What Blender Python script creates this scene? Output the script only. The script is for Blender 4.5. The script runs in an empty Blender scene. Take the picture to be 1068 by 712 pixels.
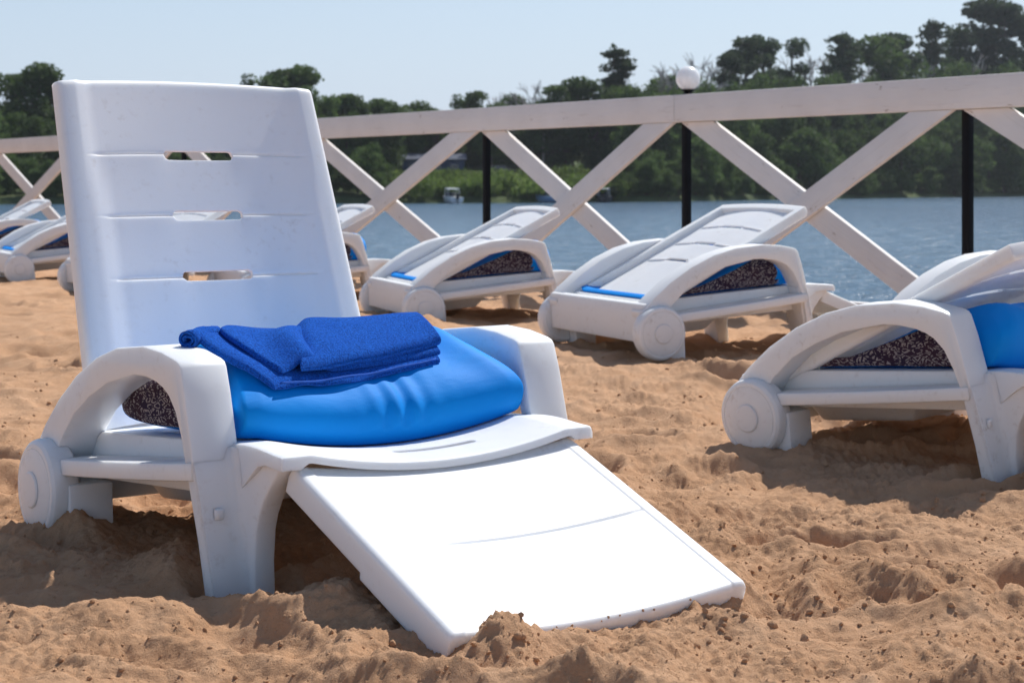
import bpy, bmesh, math, random
import numpy as np
from mathutils import Vector, Matrix

random.seed(7)
scene = bpy.context.scene
COL = scene.collection
R = math.radians
pi = math.pi

# ------------------------------------------------------------------ helpers
def tag(o, label=None, cat=None, group=None, kind=None):
    if label: o['label'] = label
    if cat: o['category'] = cat
    if group: o['group'] = group
    if kind: o['kind'] = kind
    return o

def empty(name, loc=(0, 0, 0), rot=(0, 0, 0)):
    o = bpy.data.objects.new(name, None)
    o.empty_display_size = .1
    o.location = loc; o.rotation_euler = rot
    COL.objects.link(o)
    return o

def link_mesh(name, me, mat, parent=None, loc=(0, 0, 0), rot=(0, 0, 0), smooth=35):
    if mat is not None and not me.materials:
        me.materials.append(mat)
    if smooth:
        me.polygons.foreach_set('use_smooth', [True] * len(me.polygons))
        if smooth < 180: me.set_sharp_from_angle(angle=R(smooth))
    o = bpy.data.objects.new(name, me)
    COL.objects.link(o)
    if parent: o.parent = parent
    o.location = loc; o.rotation_euler = rot
    return o

def from_bm(name, bm, mat, parent=None, bevel=0, seg=2, **k):
    bmesh.ops.recalc_face_normals(bm, faces=bm.faces[:])
    if bevel:
        ed = [e for e in bm.edges if len(e.link_faces) == 2 and e.calc_face_angle(0) > R(32)]
        bmesh.ops.bevel(bm, geom=ed, offset=bevel, segments=seg, affect='EDGES', profile=.5, clamp_overlap=True)
    me = bpy.data.meshes.new(name)
    bm.to_mesh(me); bm.free()
    return link_mesh(name, me, mat, parent, **k)

def copy_tree(o, parent=None):
    c = o.copy(); COL.objects.link(c); c.parent = parent
    for ch in list(o.children):
        copy_tree(ch, c)
    return c

def box(bm, c, s, M=None):
    vs = []
    for dx in (-1, 1):
        for dy in (-1, 1):
            for dz in (-1, 1):
                p = Vector((c[0] + dx * s[0] / 2, c[1] + dy * s[1] / 2, c[2] + dz * s[2] / 2))
                vs.append(bm.verts.new(M @ p if M else p))
    for f in ((0, 1, 3, 2), (4, 6, 7, 5), (0, 4, 5, 1), (2, 3, 7, 6), (0, 2, 6, 4), (1, 5, 7, 3)):
        bm.faces.new([vs[i] for i in f])

def prism(bm, poly, axis, a, b):
    """extrude a closed 2D polygon along an axis (0 x, 1 y, 2 z)"""
    def pt(p, t):
        return {0: (t, p[0], p[1]), 1: (p[0], t, p[1]), 2: (p[0], p[1], t)}[axis]
    A = [bm.verts.new(pt(p, a)) for p in poly]; B = [bm.verts.new(pt(p, b)) for p in poly]
    n = len(poly)
    bm.faces.new(A); bm.faces.new(B[::-1])
    for i in range(n):
        bm.faces.new((A[i], A[(i + 1) % n], B[(i + 1) % n], B[i]))

def lathe(bm, prof, axis='x', n=40, c=(0, 0, 0)):
    """prof list of (r, t) along the axis, first and last r may be 0"""
    rings = []
    for r, t in prof:
        if r < 1e-6:
            p = (t, 0, 0) if axis == 'x' else (0, 0, t)
            rings.append([bm.verts.new((p[0] + c[0], p[1] + c[1], p[2] + c[2]))])
        else:
            L = []
            for k in range(n):
                a = 2 * pi * k / n
                p = (t, r * math.cos(a), r * math.sin(a)) if axis == 'x' else (r * math.cos(a), r * math.sin(a), t)
                L.append(bm.verts.new((p[0] + c[0], p[1] + c[1], p[2] + c[2])))
            rings.append(L)
    for A, B in zip(rings, rings[1:]):
        for k in range(n):
            k2 = (k + 1) % n
            if len(A) == 1 and len(B) == 1: continue
            if len(A) == 1: bm.faces.new((A[0], B[k], B[k2]))
            elif len(B) == 1: bm.faces.new((A[k], B[0], A[k2]))
            else: bm.faces.new((A[k], B[k], B[k2], A[k2]))

def tube(bm, pts, rad, n=8):
    """tapered tube through pts with radii"""
    rings = []
    for i, p in enumerate(pts):
        p = Vector(p)
        d = (Vector(pts[min(i + 1, len(pts) - 1)]) - Vector(pts[max(i - 1, 0)])).normalized()
        u = d.orthogonal().normalized(); w = d.cross(u)
        rings.append([bm.verts.new(p + rad[i] * (math.cos(2 * pi * k / n) * u + math.sin(2 * pi * k / n) * w)) for k in range(n)])
    for A, B in zip(rings, rings[1:]):
        for k in range(n):
            bm.faces.new((A[k], A[(k + 1) % n], B[(k + 1) % n], B[k]))
    bm.faces.new(rings[0][::-1]); bm.faces.new(rings[-1])

def slab(us, vs, top, bot):
    """closed slab between two height-field surfaces top(u,v), bot(u,v)"""
    bm = bmesh.new()
    T = [[bm.verts.new(top(u, v)) for v in vs] for u in us]
    B = [[bm.verts.new(bot(u, v)) for v in vs] for u in us]
    nu, nv = len(us), len(vs)
    for i in range(nu - 1):
        for j in range(nv - 1):
            bm.faces.new((T[i][j], T[i + 1][j], T[i + 1][j + 1], T[i][j + 1]))
            bm.faces.new((B[i][j], B[i][j + 1], B[i + 1][j + 1], B[i + 1][j]))
    for i in range(nu - 1):
        bm.faces.new((T[i][0], B[i][0], B[i + 1][0], T[i + 1][0]))
        bm.faces.new((T[i][-1], T[i + 1][-1], B[i + 1][-1], B[i][-1]))
    for j in range(nv - 1):
        bm.faces.new((T[0][j], T[0][j + 1], B[0][j + 1], B[0][j]))
        bm.faces.new((T[-1][j], B[-1][j], B[-1][j + 1], T[-1][j + 1]))
    return bm

def cut(obj, cutters):
    """boolean-subtract bmeshes from an object, for real"""
    tmp = []
    for bm in cutters:
        me = bpy.data.meshes.new('cutter')
        bmesh.ops.recalc_face_normals(bm, faces=bm.faces[:]); bm.to_mesh(me); bm.free()
        c = bpy.data.objects.new('cutter', me); COL.objects.link(c); tmp.append(c)
        m = obj.modifiers.new('b', 'BOOLEAN'); m.object = c; m.operation = 'DIFFERENCE'; m.solver = 'EXACT'
        c.parent = obj
    bpy.context.view_layer.update()
    dg = bpy.context.evaluated_depsgraph_get()
    me = bpy.data.meshes.new_from_object(obj.evaluated_get(dg))
    obj.modifiers.clear(); obj.data = me
    for c in tmp: bpy.data.objects.remove(c)
    me.polygons.foreach_set('use_smooth', [True] * len(me.polygons)); me.set_sharp_from_angle(angle=R(35))

def capsule(hx, r, c, depth, n=10):
    bm = bmesh.new()
    poly = [(c[0] + hx - r + r * math.cos(a), c[1] + r * math.sin(a)) for a in np.linspace(-pi / 2, pi / 2, n)]
    poly += [(c[0] - hx + r + r * math.cos(a), c[1] + r * math.sin(a)) for a in np.linspace(pi / 2, 3 * pi / 2, n)]
    return bm, poly

def lerp_list(x, xs, ys):
    return float(np.interp(x, xs, ys))

def sm(a, b, x):
    t = min(max((x - a) / (b - a), 0), 1); return t * t * (3 - 2 * t)

# ------------------------------------------------------------------ numpy noise
def perlin(x, y, seed=0):
    xi = np.floor(x).astype(np.int64); yi = np.floor(y).astype(np.int64)
    xf = x - xi; yf = y - yi
    def h(a, b):
        n = (a * 374761393 + b * 668265263 + seed * 974634541) & 0xffffffff
        n = ((n ^ (n >> 13)) * 1274126177) & 0xffffffff
        n = (n ^ (n >> 16)) & 0xffff
        return n / 65536.0 * 2 * pi
    def g(a, b, dx, dy):
        t = h(a, b); return np.cos(t) * dx + np.sin(t) * dy
    u = xf * xf * xf * (xf * (xf * 6 - 15) + 10); v = yf * yf * yf * (yf * (yf * 6 - 15) + 10)
    n00 = g(xi, yi, xf, yf); n10 = g(xi + 1, yi, xf - 1, yf); n01 = g(xi, yi + 1, xf, yf - 1); n11 = g(xi + 1, yi + 1, xf - 1, yf - 1)
    return (n00 * (1 - u) + n10 * u) * (1 - v) + (n01 * (1 - u) + n11 * u) * v

# ------------------------------------------------------------------ materials
def new_mat(name):
    m = bpy.data.materials.new(name); m.use_nodes = True
    nt = m.node_tree; return m, nt, nt.nodes['Principled BSDF']

def ramp(nt, fac, stops, interp='LINEAR'):
    r = nt.nodes.new('ShaderNodeValToRGB'); r.color_ramp.interpolation = interp
    el = r.color_ramp.elements
    while len(el) < len(stops): el.new(.5)
    for e, (p, c) in zip(el, stops):
        e.position = p; e.color = (c[0], c[1], c[2], 1) if hasattr(c, '__len__') else (c, c, c, 1)
    nt.links.new(fac, r.inputs[0]); return r.outputs[0]

def noise(nt, vec, scale, detail=4, rough=.55, dist=0):
    n = nt.nodes.new('ShaderNodeTexNoise'); n.inputs['Scale'].default_value = scale
    n.inputs['Detail'].default_value = detail; n.inputs['Roughness'].default_value = rough; n.inputs['Distortion'].default_value = dist
    if vec is not None: nt.links.new(vec, n.inputs['Vector'])
    return n.outputs[0]

def objco(nt, which='Object'):
    return nt.nodes.new('ShaderNodeTexCoord').outputs[which]

def bump(nt, bsdf, h, strength, dist, prev=None):
    b = nt.nodes.new('ShaderNodeBump'); b.inputs['Strength'].default_value = strength; b.inputs['Distance'].default_value = dist
    nt.links.new(h, b.inputs['Height'])
    if prev is not None: nt.links.new(prev, b.inputs['Normal'])
    nt.links.new(b.outputs[0], bsdf.inputs['Normal']); return b.outputs[0]

def mixc(nt, fac, a, b):
    m = nt.nodes.new('ShaderNodeMix'); m.data_type = 'RGBA'
    for s, v in ((0, fac), (6, a), (7, b)):
        if hasattr(v, 'node'): nt.links.new(v, m.inputs[s])
        else: m.inputs[s].default_value = v if s == 0 else (*v, 1)
    return m.outputs[2]

def mapping(nt, vec, scale=(1, 1, 1), rot=(0, 0, 0)):
    m = nt.nodes.new('ShaderNodeMapping'); m.inputs['Scale'].default_value = scale; m.inputs['Rotation'].default_value = rot
    nt.links.new(vec, m.inputs['Vector']); return m.outputs[0]

def plastic(name, col, dirt, rough=.40):
    m, nt, b = new_mat(name)
    v = objco(nt)
    n1 = noise(nt, v, 7, 5, .6); n2 = noise(nt, v, 60, 3, .6)
    f = ramp(nt, n1, [(.42, 0), (.72, 1)])
    f2 = ramp(nt, n2, [(.55, 0), (.75, 1)])
    mm = nt.nodes.new('ShaderNodeMath'); mm.operation = 'MULTIPLY'; nt.links.new(f, mm.inputs[0]); nt.links.new(f2, mm.inputs[1])
    m2 = nt.nodes.new('ShaderNodeMath'); m2.operation = 'MULTIPLY'; nt.links.new(mm.outputs[0], m2.inputs[0]); m2.inputs[1].default_value = dirt
    nt.links.new(mixc(nt, m2.outputs[0], col, (.42, .33, .25)), b.inputs['Base Color'])
    nt.links.new(ramp(nt, n1, [(.3, rough - .06), (.7, rough + .12)]), b.inputs['Roughness'])
    b.inputs['Specular IOR Level'].default_value = .45
    b.inputs['Subsurface Weight'].default_value = .75; b.inputs['Subsurface Radius'].default_value = (1, .97, .92); b.inputs['Subsurface Scale'].default_value = .013
    bump(nt, b, noise(nt, v, 240, 2, .5), .06, .002, )
    return m

M = {}
M['plastic'] = plastic('white_plastic', (.865, .885, .90), .32)
M['plastic_old'] = plastic('weathered_white_plastic', (.865, .87, .865), .5, .44)

# sand
def sand_mat():
    m, nt, b = new_mat('sand')
    v = objco(nt)
    big = noise(nt, v, 1.3, 4, .6); mid = noise(nt, v, 14, 6, .65); fine = noise(nt, v, 160, 4, .7); grain = noise(nt, v, 620, 2, .7)
    c1 = ramp(nt, mid, [(.25, (.49, .268, .140)), (.5, (.61, .358, .205)), (.75, (.71, .455, .285))])
    c2 = ramp(nt, big, [(.3, (.51, .282, .150)), (.7, (.68, .430, .265))])
    c = mixc(nt, .45, c1, c2)
    spk = ramp(nt, fine, [(.28, .7), (.37, 0)])
    c = mixc(nt, spk, c, (.30, .165, .09))
    lt = ramp(nt, grain, [(.60, 0), (.72, 1)])
    c = mixc(nt, lt, c, (.60, .44, .31))
    nt.links.new(c, b.inputs['Base Color'])
    b.inputs['Roughness'].default_value = .95; b.inputs['Specular IOR Level'].default_value = .15
    p = bump(nt, b, noise(nt, v, 90, 6, .8), .65, .010)
    p = bump(nt, b, fine, .5, .006, p)
    bump(nt, b, grain, .4, .003, p)
    return m
M['sand'] = sand_mat()

def water_mat():
    m, nt, b = new_mat('lake_water')
    v = objco(nt)
    vv = mapping(nt, v, (1, .45, 1))
    n1 = noise(nt, vv, 1.1, 4, .6, .4); n2 = noise(nt, vv, 5, 3, .6, .2); n3 = noise(nt, mapping(nt, v, (.05, .012, 1)), 1, 3, .5)
    b.inputs['Base Color'].default_value = (.035, .085, .14, 1)
    nt.links.new(ramp(nt, n3, [(.35, (.045, .105, .18)), (.65, (.075, .155, .24))]), b.inputs['Base Color'])
    b.inputs['Roughness'].default_value = .22; b.inputs['IOR'].default_value = 1.33
    p = bump(nt, b, n1, 1, .8); bump(nt, b, n2, .8, .14, p)
    return m
M['water'] = water_mat()

def simple(name, col, rough=.6, var=.12, scale=6, bmp=0, metal=0, spec=.4):
    m, nt, b = new_mat(name)
    v = objco(nt)
    n = noise(nt, v, scale, 5, .6)
    lo = tuple(c * (1 - var) for c in col); hi = tuple(min(1, c * (1 + var)) for c in col)
    nt.links.new(ramp(nt, n, [(.3, lo), (.7, hi)]), b.inputs['Base Color'])
    b.inputs['Roughness'].default_value = rough; b.inputs['Metallic'].default_value = metal; b.inputs['Specular IOR Level'].default_value = spec
    if bmp: bump(nt, b, noise(nt, v, scale * 8, 4, .6), bmp, .01)
    return m

def painted_wood(name):
    m, nt, b = new_mat(name)
    v = objco(nt)
    g = noise(nt, mapping(nt, v, (2.2, 30, 30)), 1.6, 5, .65, .6)
    n = noise(nt, v, 2.4, 5, .6)
    c = ramp(nt, n, [(.3, (.70, .665, .635)), (.7, (.80, .765, .735))])
    w = ramp(nt, g, [(.60, 0), (.80, 1)])
    c = mixc(nt, w, c, (.56, .51, .47))
    chip = ramp(nt, noise(nt, mapping(nt, v, (3, 9, 9)), 2.6, 6, .7), [(.66, 0), (.70, 1)])
    c = mixc(nt, chip, c, (.40, .33, .27))
    nt.links.new(c, b.inputs['Base Color']); b.inputs['Roughness'].default_value = .6
    bump(nt, b, g, .5, .006)
    return m
M['wood'] = painted_wood('white_painted_wood')
M['post'] = simple('dark_steel', (.008, .008, .009), .55, .2, 9, spec=.12)
M['globe'] = simple('milky_glass', (.88, .88, .87), .25, .02, 3)
_g = M['globe'].node_tree.nodes['Principled BSDF']; _g.inputs['Subsurface Weight'].default_value = 1; _g.inputs['Subsurface Radius'].default_value = (1, 1, 1); _g.inputs['Subsurface Scale'].default_value = .09
M['blue'] = None

def cover_mat():
    m, nt, b = new_mat('blue_mattress_cover')
    v = objco(nt)
    n = noise(nt, v, 5, 4, .6)
    nt.links.new(ramp(nt, n, [(.3, (.000, .255, .80)), (.7, (.001, .295, .86))]), b.inputs['Base Color'])
    b.inputs['Roughness'].default_value = .62; b.inputs['Specular IOR Level'].default_value = .14
    p = bump(nt, b, noise(nt, mapping(nt, v, (3.5, 11, 5)), 2.2, 3, .5, .7), .12, .02)
    bump(nt, b, noise(nt, v, 420, 2, .6), .15, .002, p)
    return m
M['blue'] = cover_mat()

def lining_mat():
    m, nt, b = new_mat('leaf_print_fabric')
    v = objco(nt)
    # pale leaf sprigs: stretched cells, broken into short strokes
    vo = nt.nodes.new('ShaderNodeTexVoronoi'); vo.feature = 'DISTANCE_TO_EDGE'; vo.inputs['Scale'].default_value = 74
    nt.links.new(mapping(nt, v, (1, .55, 1.25), (.5, 0, 0)), vo.inputs['Vector'])
    e = ramp(nt, vo.outputs[0], [(.07, 0), (.11, 1), (.22, 1), (.27, 0)])
    br = ramp(nt, noise(nt, v, 105, 2, .5), [(.45, 0), (.50, 1)])
    mm = nt.nodes.new('ShaderNodeMath'); mm.operation = 'MULTIPLY'; nt.links.new(e, mm.inputs[0]); nt.links.new(br, mm.inputs[1])
    base = ramp(nt, noise(nt, v, 9, 3, .5), [(.35, (.055, .026, .038)), (.65, (.026, .024, .058))])
    nt.links.new(mixc(nt, mm.outputs[0], base, (.30, .275, .28)), b.inputs['Base Color'])
    b.inputs['Roughness'].default_value = .9; b.inputs['Specular IOR Level'].default_value = .15
    bump(nt, b, noise(nt, v, 60, 4, .6), .4, .006)
    return m
M['lining'] = lining_mat()

def towel_mat():
    m, nt, b = new_mat('blue_terry')
    v = objco(nt)
    f = noise(nt, v, 300, 3, .75); g = noise(nt, v, 26, 3, .6)
    c = ramp(nt, f, [(.36, (.004, .045, .32)), (.60, (.018, .17, .78))])
    c = mixc(nt, ramp(nt, g, [(.35, .0), (.7, .35)]), c, (.012, .11, .62))
    nt.links.new(c, b.inputs['Base Color'])
    b.inputs['Roughness'].default_value = .95; b.inputs['Specular IOR Level'].default_value = .1
    b.inputs['Sheen Weight'].default_value = .3; b.inputs['Sheen Tint'].default_value = (.1, .4, 1, 1); b.inputs['Sheen Roughness'].default_value = .4
    p = bump(nt, b, g, .25, .012)
    bump(nt, b, f, .9, .006, p)
    return m
M['towel'] = towel_mat()
M['hem'] = simple('blue_towel_hem', (.03, .13, .55), .8, .2, 60, .3, spec=.15)

def leaf_mat(name, cols):
    m, nt, b = new_mat(name)
    oi = nt.nodes.new('ShaderNodeObjectInfo')
    v = objco(nt)
    n = noise(nt, v, .55, 3, .6); n2 = noise(nt, v, 3.5, 2, .6)
    c = ramp(nt, n, [(.32, cols[0]), (.52, cols[1]), (.72, cols[2])])
    c = mixc(nt, ramp(nt, n2, [(.4, 0), (.7, .5)]), c, cols[2])
    hsv = nt.nodes.new('ShaderNodeHueSaturation')
    mr = nt.nodes.new('ShaderNodeMapRange'); nt.links.new(oi.outputs['Random'], mr.inputs[0]); mr.inputs[3].default_value = .7; mr.inputs[4].default_value = 1.3
    nt.links.new(c, hsv.inputs['Color']); nt.links.new(mr.outputs[0], hsv.inputs['Value'])
    nt.links.new(hsv.outputs[0], b.inputs['Base Color'])
    b.inputs['Roughness'].default_value = .7; b.inputs['Specular IOR Level'].default_value = .2
    # thin leaves let some light through
    tr = nt.nodes.new('ShaderNodeBsdfTranslucent'); nt.links.new(hsv.outputs[0], tr.inputs['Color'])
    mx = nt.nodes.new('ShaderNodeMixShader'); mx.inputs[0].default_value = .42
    nt.links.new(b.outputs[0], mx.inputs[1]); nt.links.new(tr.outputs[0], mx.inputs[2])
    nt.links.new(mx.outputs[0], nt.nodes['Material Output'].inputs['Surface'])
    return m
M['leaf'] = leaf_mat('deciduous_leaves', [(.040, .072, .022), (.074, .124, .034), (.120, .175, .050)])
M['needle'] = leaf_mat('pine_needles', [(.030, .052, .028), (.050, .080, .038), (.078, .112, .046)])
M['bush'] = leaf_mat('bank_bush_leaves', [(.085, .14, .030), (.13, .20, .042), (.19, .25, .065)])
M['bark'] = simple('bark', (.09, .07, .055), .9, .3, 4, .5)
M['paletwig'] = simple('grey_twigs', (.42, .385, .36), .9, .2, 4)

# ------------------------------------------------------------------ view and measured places
HC = 0.6558                       # camera height above the near sand
CAM_F = 62.02
SUN = Vector((.36, .53, .77)).normalized()

# fence line: posts every 1.878 m
FP = Vector((1.95, 7.60)); FS = Vector((-1.06, 1.55)); FD = FS.normalized(); FN = Vector((-FD.y, FD.x))   # FN points to the beach side? checked below
if FN.y > 0: FN = -FN

# ------------------------------------------------------------------ sand height
rng = np.random.default_rng(5)
foot = []
for k in range(420):
    y = 1.7 + 9.5 * rng.random() ** 1.3
    x = (rng.random() - .5) * (1.0 * y + 1.5)
    foot.append((x, y, rng.random() * pi, .06 + .07 * rng.random(), .035 + .03 * rng.random(), .012 + .030 * rng.random()))
MOUNDS = [  # x, y, sx, sy, height
    (-.86, 3.42, .11, .07, .045), (-.80, 3.27, .10, .06, .03), (-.47, 2.79, .15, .09, -.032),
    (-.30, 2.62, .16, .06, .022), (-.62, 2.60, .14, .06, .022), (-.05, 2.42, .12, .05, .004),
    (.16, 2.46, .05, .03, .010), (.30, 2.57, .04, .04, .014),
    (.42, 2.66, .05, .04, .004), (.37, 2.71, .10, .06, -.022), (.90, 2.75, .16, .10, .03), (.70, 2.55, .16, .09, .025), (.55, 2.42, .14, .07, .02),
    (.60, 4.46, .12, .08, .03), (1.22, 3.82, .14, .08, .045), (1.05, 3.62, .18, .08, .03), (.85, 3.30, .2, .1, .02)]

def sand_h(x, y):
    x = np.asarray(x, float); y = np.asarray(y, float)
    z = .062 * np.clip((y - 3.6) / 3.0, 0, 1) - .02 * np.clip((y - 7.5) / 4, 0, 1)
    z = z + .030 * perlin(x * 1.5 + 3.1, y * 1.5, 1) + .028 * perlin(x * 3.6, y * 3.6, 2) + .020 * perlin(x * 8, y * 8, 3)
    fa = np.clip((5.2 - y) / 1.8, 0, 1); fb = np.clip((7.5 - y) / 2.5, 0, 1)      # crumbs finer than the mesh fade out with distance
    r = perlin(x * 17, y * 17, 4); z = z + .010 * r
    z = z + fb * .0065 * perlin(x * 38, y * 38, 5)
    q = perlin(x * 80, y * 80, 6); z = z + fa * .0046 * q
    z = z + .010 * (.35 - np.abs(perlin(x * 6.3 + 1.7, y * 7.1, 12))) + .006 * (.3 - np.abs(perlin(x * 14.5, y * 15.5 + 4, 13))) + .0042 * (.3 - np.abs(perlin(x * 29, y * 30, 14)))
    # patches of crumbly, lumpy sand
    msk = np.clip(perlin(x * 3.1 + 9, y * 3.1, 8) * 2.2 + .55, .15, 1)
    z = z + msk * (fb * .016 * np.abs(perlin(x * 48, y * 48, 9)) + fa * .010 * np.abs(perlin(x * 105, y * 105, 10)))
    for fx, fy, a, sx, sy, d in foot:
        if x.ndim == 2:
            i0, i1 = np.searchsorted(x[0], [fx - .4, fx + .4]); j0, j1 = np.searchsorted(y[:, 0], [fy - .4, fy + .4]); sl = (slice(j0, j1), slice(i0, i1))
        else:
            sl = np.nonzero((np.abs(x - fx) < .4) & (np.abs(y - fy) < .4))
        dx = x[sl] - fx; dy = y[sl] - fy
        if dx.size == 0: continue
        c, s = math.cos(a), math.sin(a)
        u = (c * dx + s * dy) / sx; v = (-s * dx + c * dy) / sy
        rr = u * u + v * v
        z[sl] = z[sl] - (d * np.exp(-(rr * .8) ** 1.6) - .5 * d * np.exp(-(np.sqrt(rr) - 1.75) ** 2 * 5)) * np.clip((.4 - np.maximum(np.abs(dx), np.abs(dy))) / .08, 0, 1)
    for mx, my, sx, sy, h in MOUNDS:
        z = z + h * np.exp(-((x - mx) / sx) ** 2 - ((y - my) / sy) ** 2)
    # sand pushed up along the foot of the near leg rest
    ax, ay, bx, by = -.150, 2.375, .40, 2.735
    L2 = (bx - ax) ** 2 + (by - ay) ** 2
    t = np.clip(((x - ax) * (bx - ax) + (y - ay) * (by - ay)) / L2, 0, 1)
    dd = np.hypot(x - ax - t * (bx - ax), y - ay - t * (by - ay))
    z = z + .046 * np.clip(1 - t / .36, 0, 1) * (1 + .35 * perlin(x * 22, y * 22, 17)) * np.exp(-(dd / .055) ** 2)
    # the beach ends just beyond the fence and drops to the lake
    sd = (x - FP.x) * FN.x + (y - FP.y) * FN.y      # >0 beach side
    z = z - 2.4 * np.clip((-sd - .25) / 2.2, 0, 1)
    return z

def axis_pts(lo, hi, dlo, dhi, step, growth):
    mid = list(np.arange(dlo, dhi, step)); a = []; s = step; p = dlo
    while p > lo:
        s = min(s * growth, .35); p -= s; a.append(p)
    b = []; s = step; p = mid[-1]
    while p < hi:
        s = min(s * growth, .35); p += s; b.append(p)
    return np.array(a[::-1] + mid + b)

def build_sand():
    xs = axis_pts(-26, 16, -.95, 1.15, .0045, 1.013)
    ys = axis_pts(-6, 34, 2.15, 3.4, .0045, 1.006)
    X, Y = np.meshgrid(xs, ys)
    Z = sand_h(X, Y)
    nx, ny = len(xs), len(ys)
    co = np.stack([X, Y, Z], -1).reshape(-1, 3)
    idx = np.arange(nx * ny).reshape(ny, nx)
    q = np.stack([idx[:-1, :-1], idx[:-1, 1:], idx[1:, 1:], idx[1:, :-1]], -1).reshape(-1, 4)
    me = bpy.data.meshes.new('sand')
    me.vertices.add(len(co)); me.vertices.foreach_set('co', co.ravel())
    me.loops.add(q.size); me.loops.foreach_set('vertex_index', q.ravel())
    me.polygons.add(len(q)); me.polygons.foreach_set('loop_start', np.arange(0, q.size, 4)); 
    me.update(calc_edges=True)
    o = link_mesh('sand', me, M['sand'], smooth=180)
    tag(o, kind='structure', label='reddish tan trampled beach sand under the loungers', cat='sand')
    print('sand verts', len(co))
build_sand()

def build_clods():
    r = np.random.default_rng(11)
    bm0 = bmesh.new(); bmesh.ops.create_icosphere(bm0, subdivisions=1, radius=1)
    V0 = np.array([v.co[:] for v in bm0.verts]); F0 = np.array([[v.index for v in f.verts] for f in bm0.faces]); bm0.free()
    variants = []
    for k in range(8):
        n = perlin(V0[:, 0] * 1.6 + k * 7.3, V0[:, 1] * 1.6 + V0[:, 2] * 1.9, 20 + k)
        n2 = perlin(V0[:, 0] * 4 + k, V0[:, 2] * 4 + V0[:, 1] * 3, 40 + k)
        variants.append(V0 * (1 + .75 * n + .45 * n2)[:, None])
    spots = []
    # clusters
    cl = [(-.02, 2.42, .06, 40, .007), (.03, 2.40, .05, 30, .006), (.20, 2.47, .05, 45, .008), (.31, 2.57, .05, 45, .009), (.10, 2.42, .05, 35, .007), (-.16, 2.47, .05, 30, .008),
          (.75, 3.05, .25, 260, .0055), (.95, 2.62, .22, 240, .006), (1.2, 3.75, .2, 160, .009), (.5, 3.0, .18, 200, .005), (-.80, 3.35, .14, 120, .008), (.72, 2.42, .15, 160, .006), (.45, 2.75, .1, 90, .007)]
    for cx, cy, s, n, sz in cl:
        for i in range(n): spots.append((cx + r.normal() * s, cy + r.normal() * s * .6, sz * (.16 + .85 * r.random() ** 3.2)))
    for i in range(15000):
        y = 2.1 + 5 * r.random() ** 2.2; x = (r.random() - .5) * (.72 * y + .4)
        spots.append((x, y, (.0010 + .0036 * r.random() ** 7) * (1 + .25 * (y - 2.1))))
    sx = np.array([s[0] for s in spots]); sy = np.array([s[1] for s in spots]); sz = sand_h(sx, sy)
    VS, FS_ = [], []; off = 0
    for i, (x, y, s) in enumerate(spots):
        v = variants[i % 8]; a = r.random() * 6.28; c, sn = math.cos(a), math.sin(a)
        w = np.stack([(v[:, 0] * c - v[:, 1] * sn), (v[:, 0] * sn + v[:, 1] * c), v[:, 2] * .85], -1) * s + np.array([x, y, sz[i] + s * .05])
        VS.append(w); FS_.append(F0 + off); off += len(w)
    ca, sa = math.cos(.63605), math.sin(.63605)
    for k in range(34):
        lx = -.24 + .46 * r.random(); t = .40 + .075 * (1 - r.random() ** 2)
        ly, lz = -.100 - t * math.cos(R(21.5)), .2055 - t * math.sin(R(21.5)) - .017 * max(0, 1 - (lx / .25) ** 2) * .93
        s = .0012 + .0016 * r.random()
        v = variants[k % 8] * s + np.array([-.18305 + ca * lx - sa * ly, 3.03028 + sa * lx + ca * ly, lz + s * .5])
        VS.append(v); FS_.append(F0 + off); off += len(v)
    V = np.concatenate(VS); F = np.concatenate(FS_)
    me = bpy.data.meshes.new('sand_clods')
    me.vertices.add(len(V)); me.vertices.foreach_set('co', V.ravel())
    me.loops.add(F.size); me.loops.foreach_set('vertex_index', F.ravel().astype(np.int32))
    me.polygons.add(len(F)); me.polygons.foreach_set('loop_start', np.arange(0, F.size, 3)); me.update(calc_edges=True)
    o = link_mesh('sand_clods', me, M['sand'], smooth=60)
    tag(o, 'loose crumbs and clods of damp sand scattered over the beach', 'sand clods', kind='stuff')
build_clods()

# ------------------------------------------------------------------ lounger
HINGE = (0, .585, .22)
GROOVES = [.267, .396, .527]
def uniq(L):
    out = []
    for x in sorted(L):
        if not out or x - out[-1] > 5e-4: out.append(x)
    return out

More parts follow.
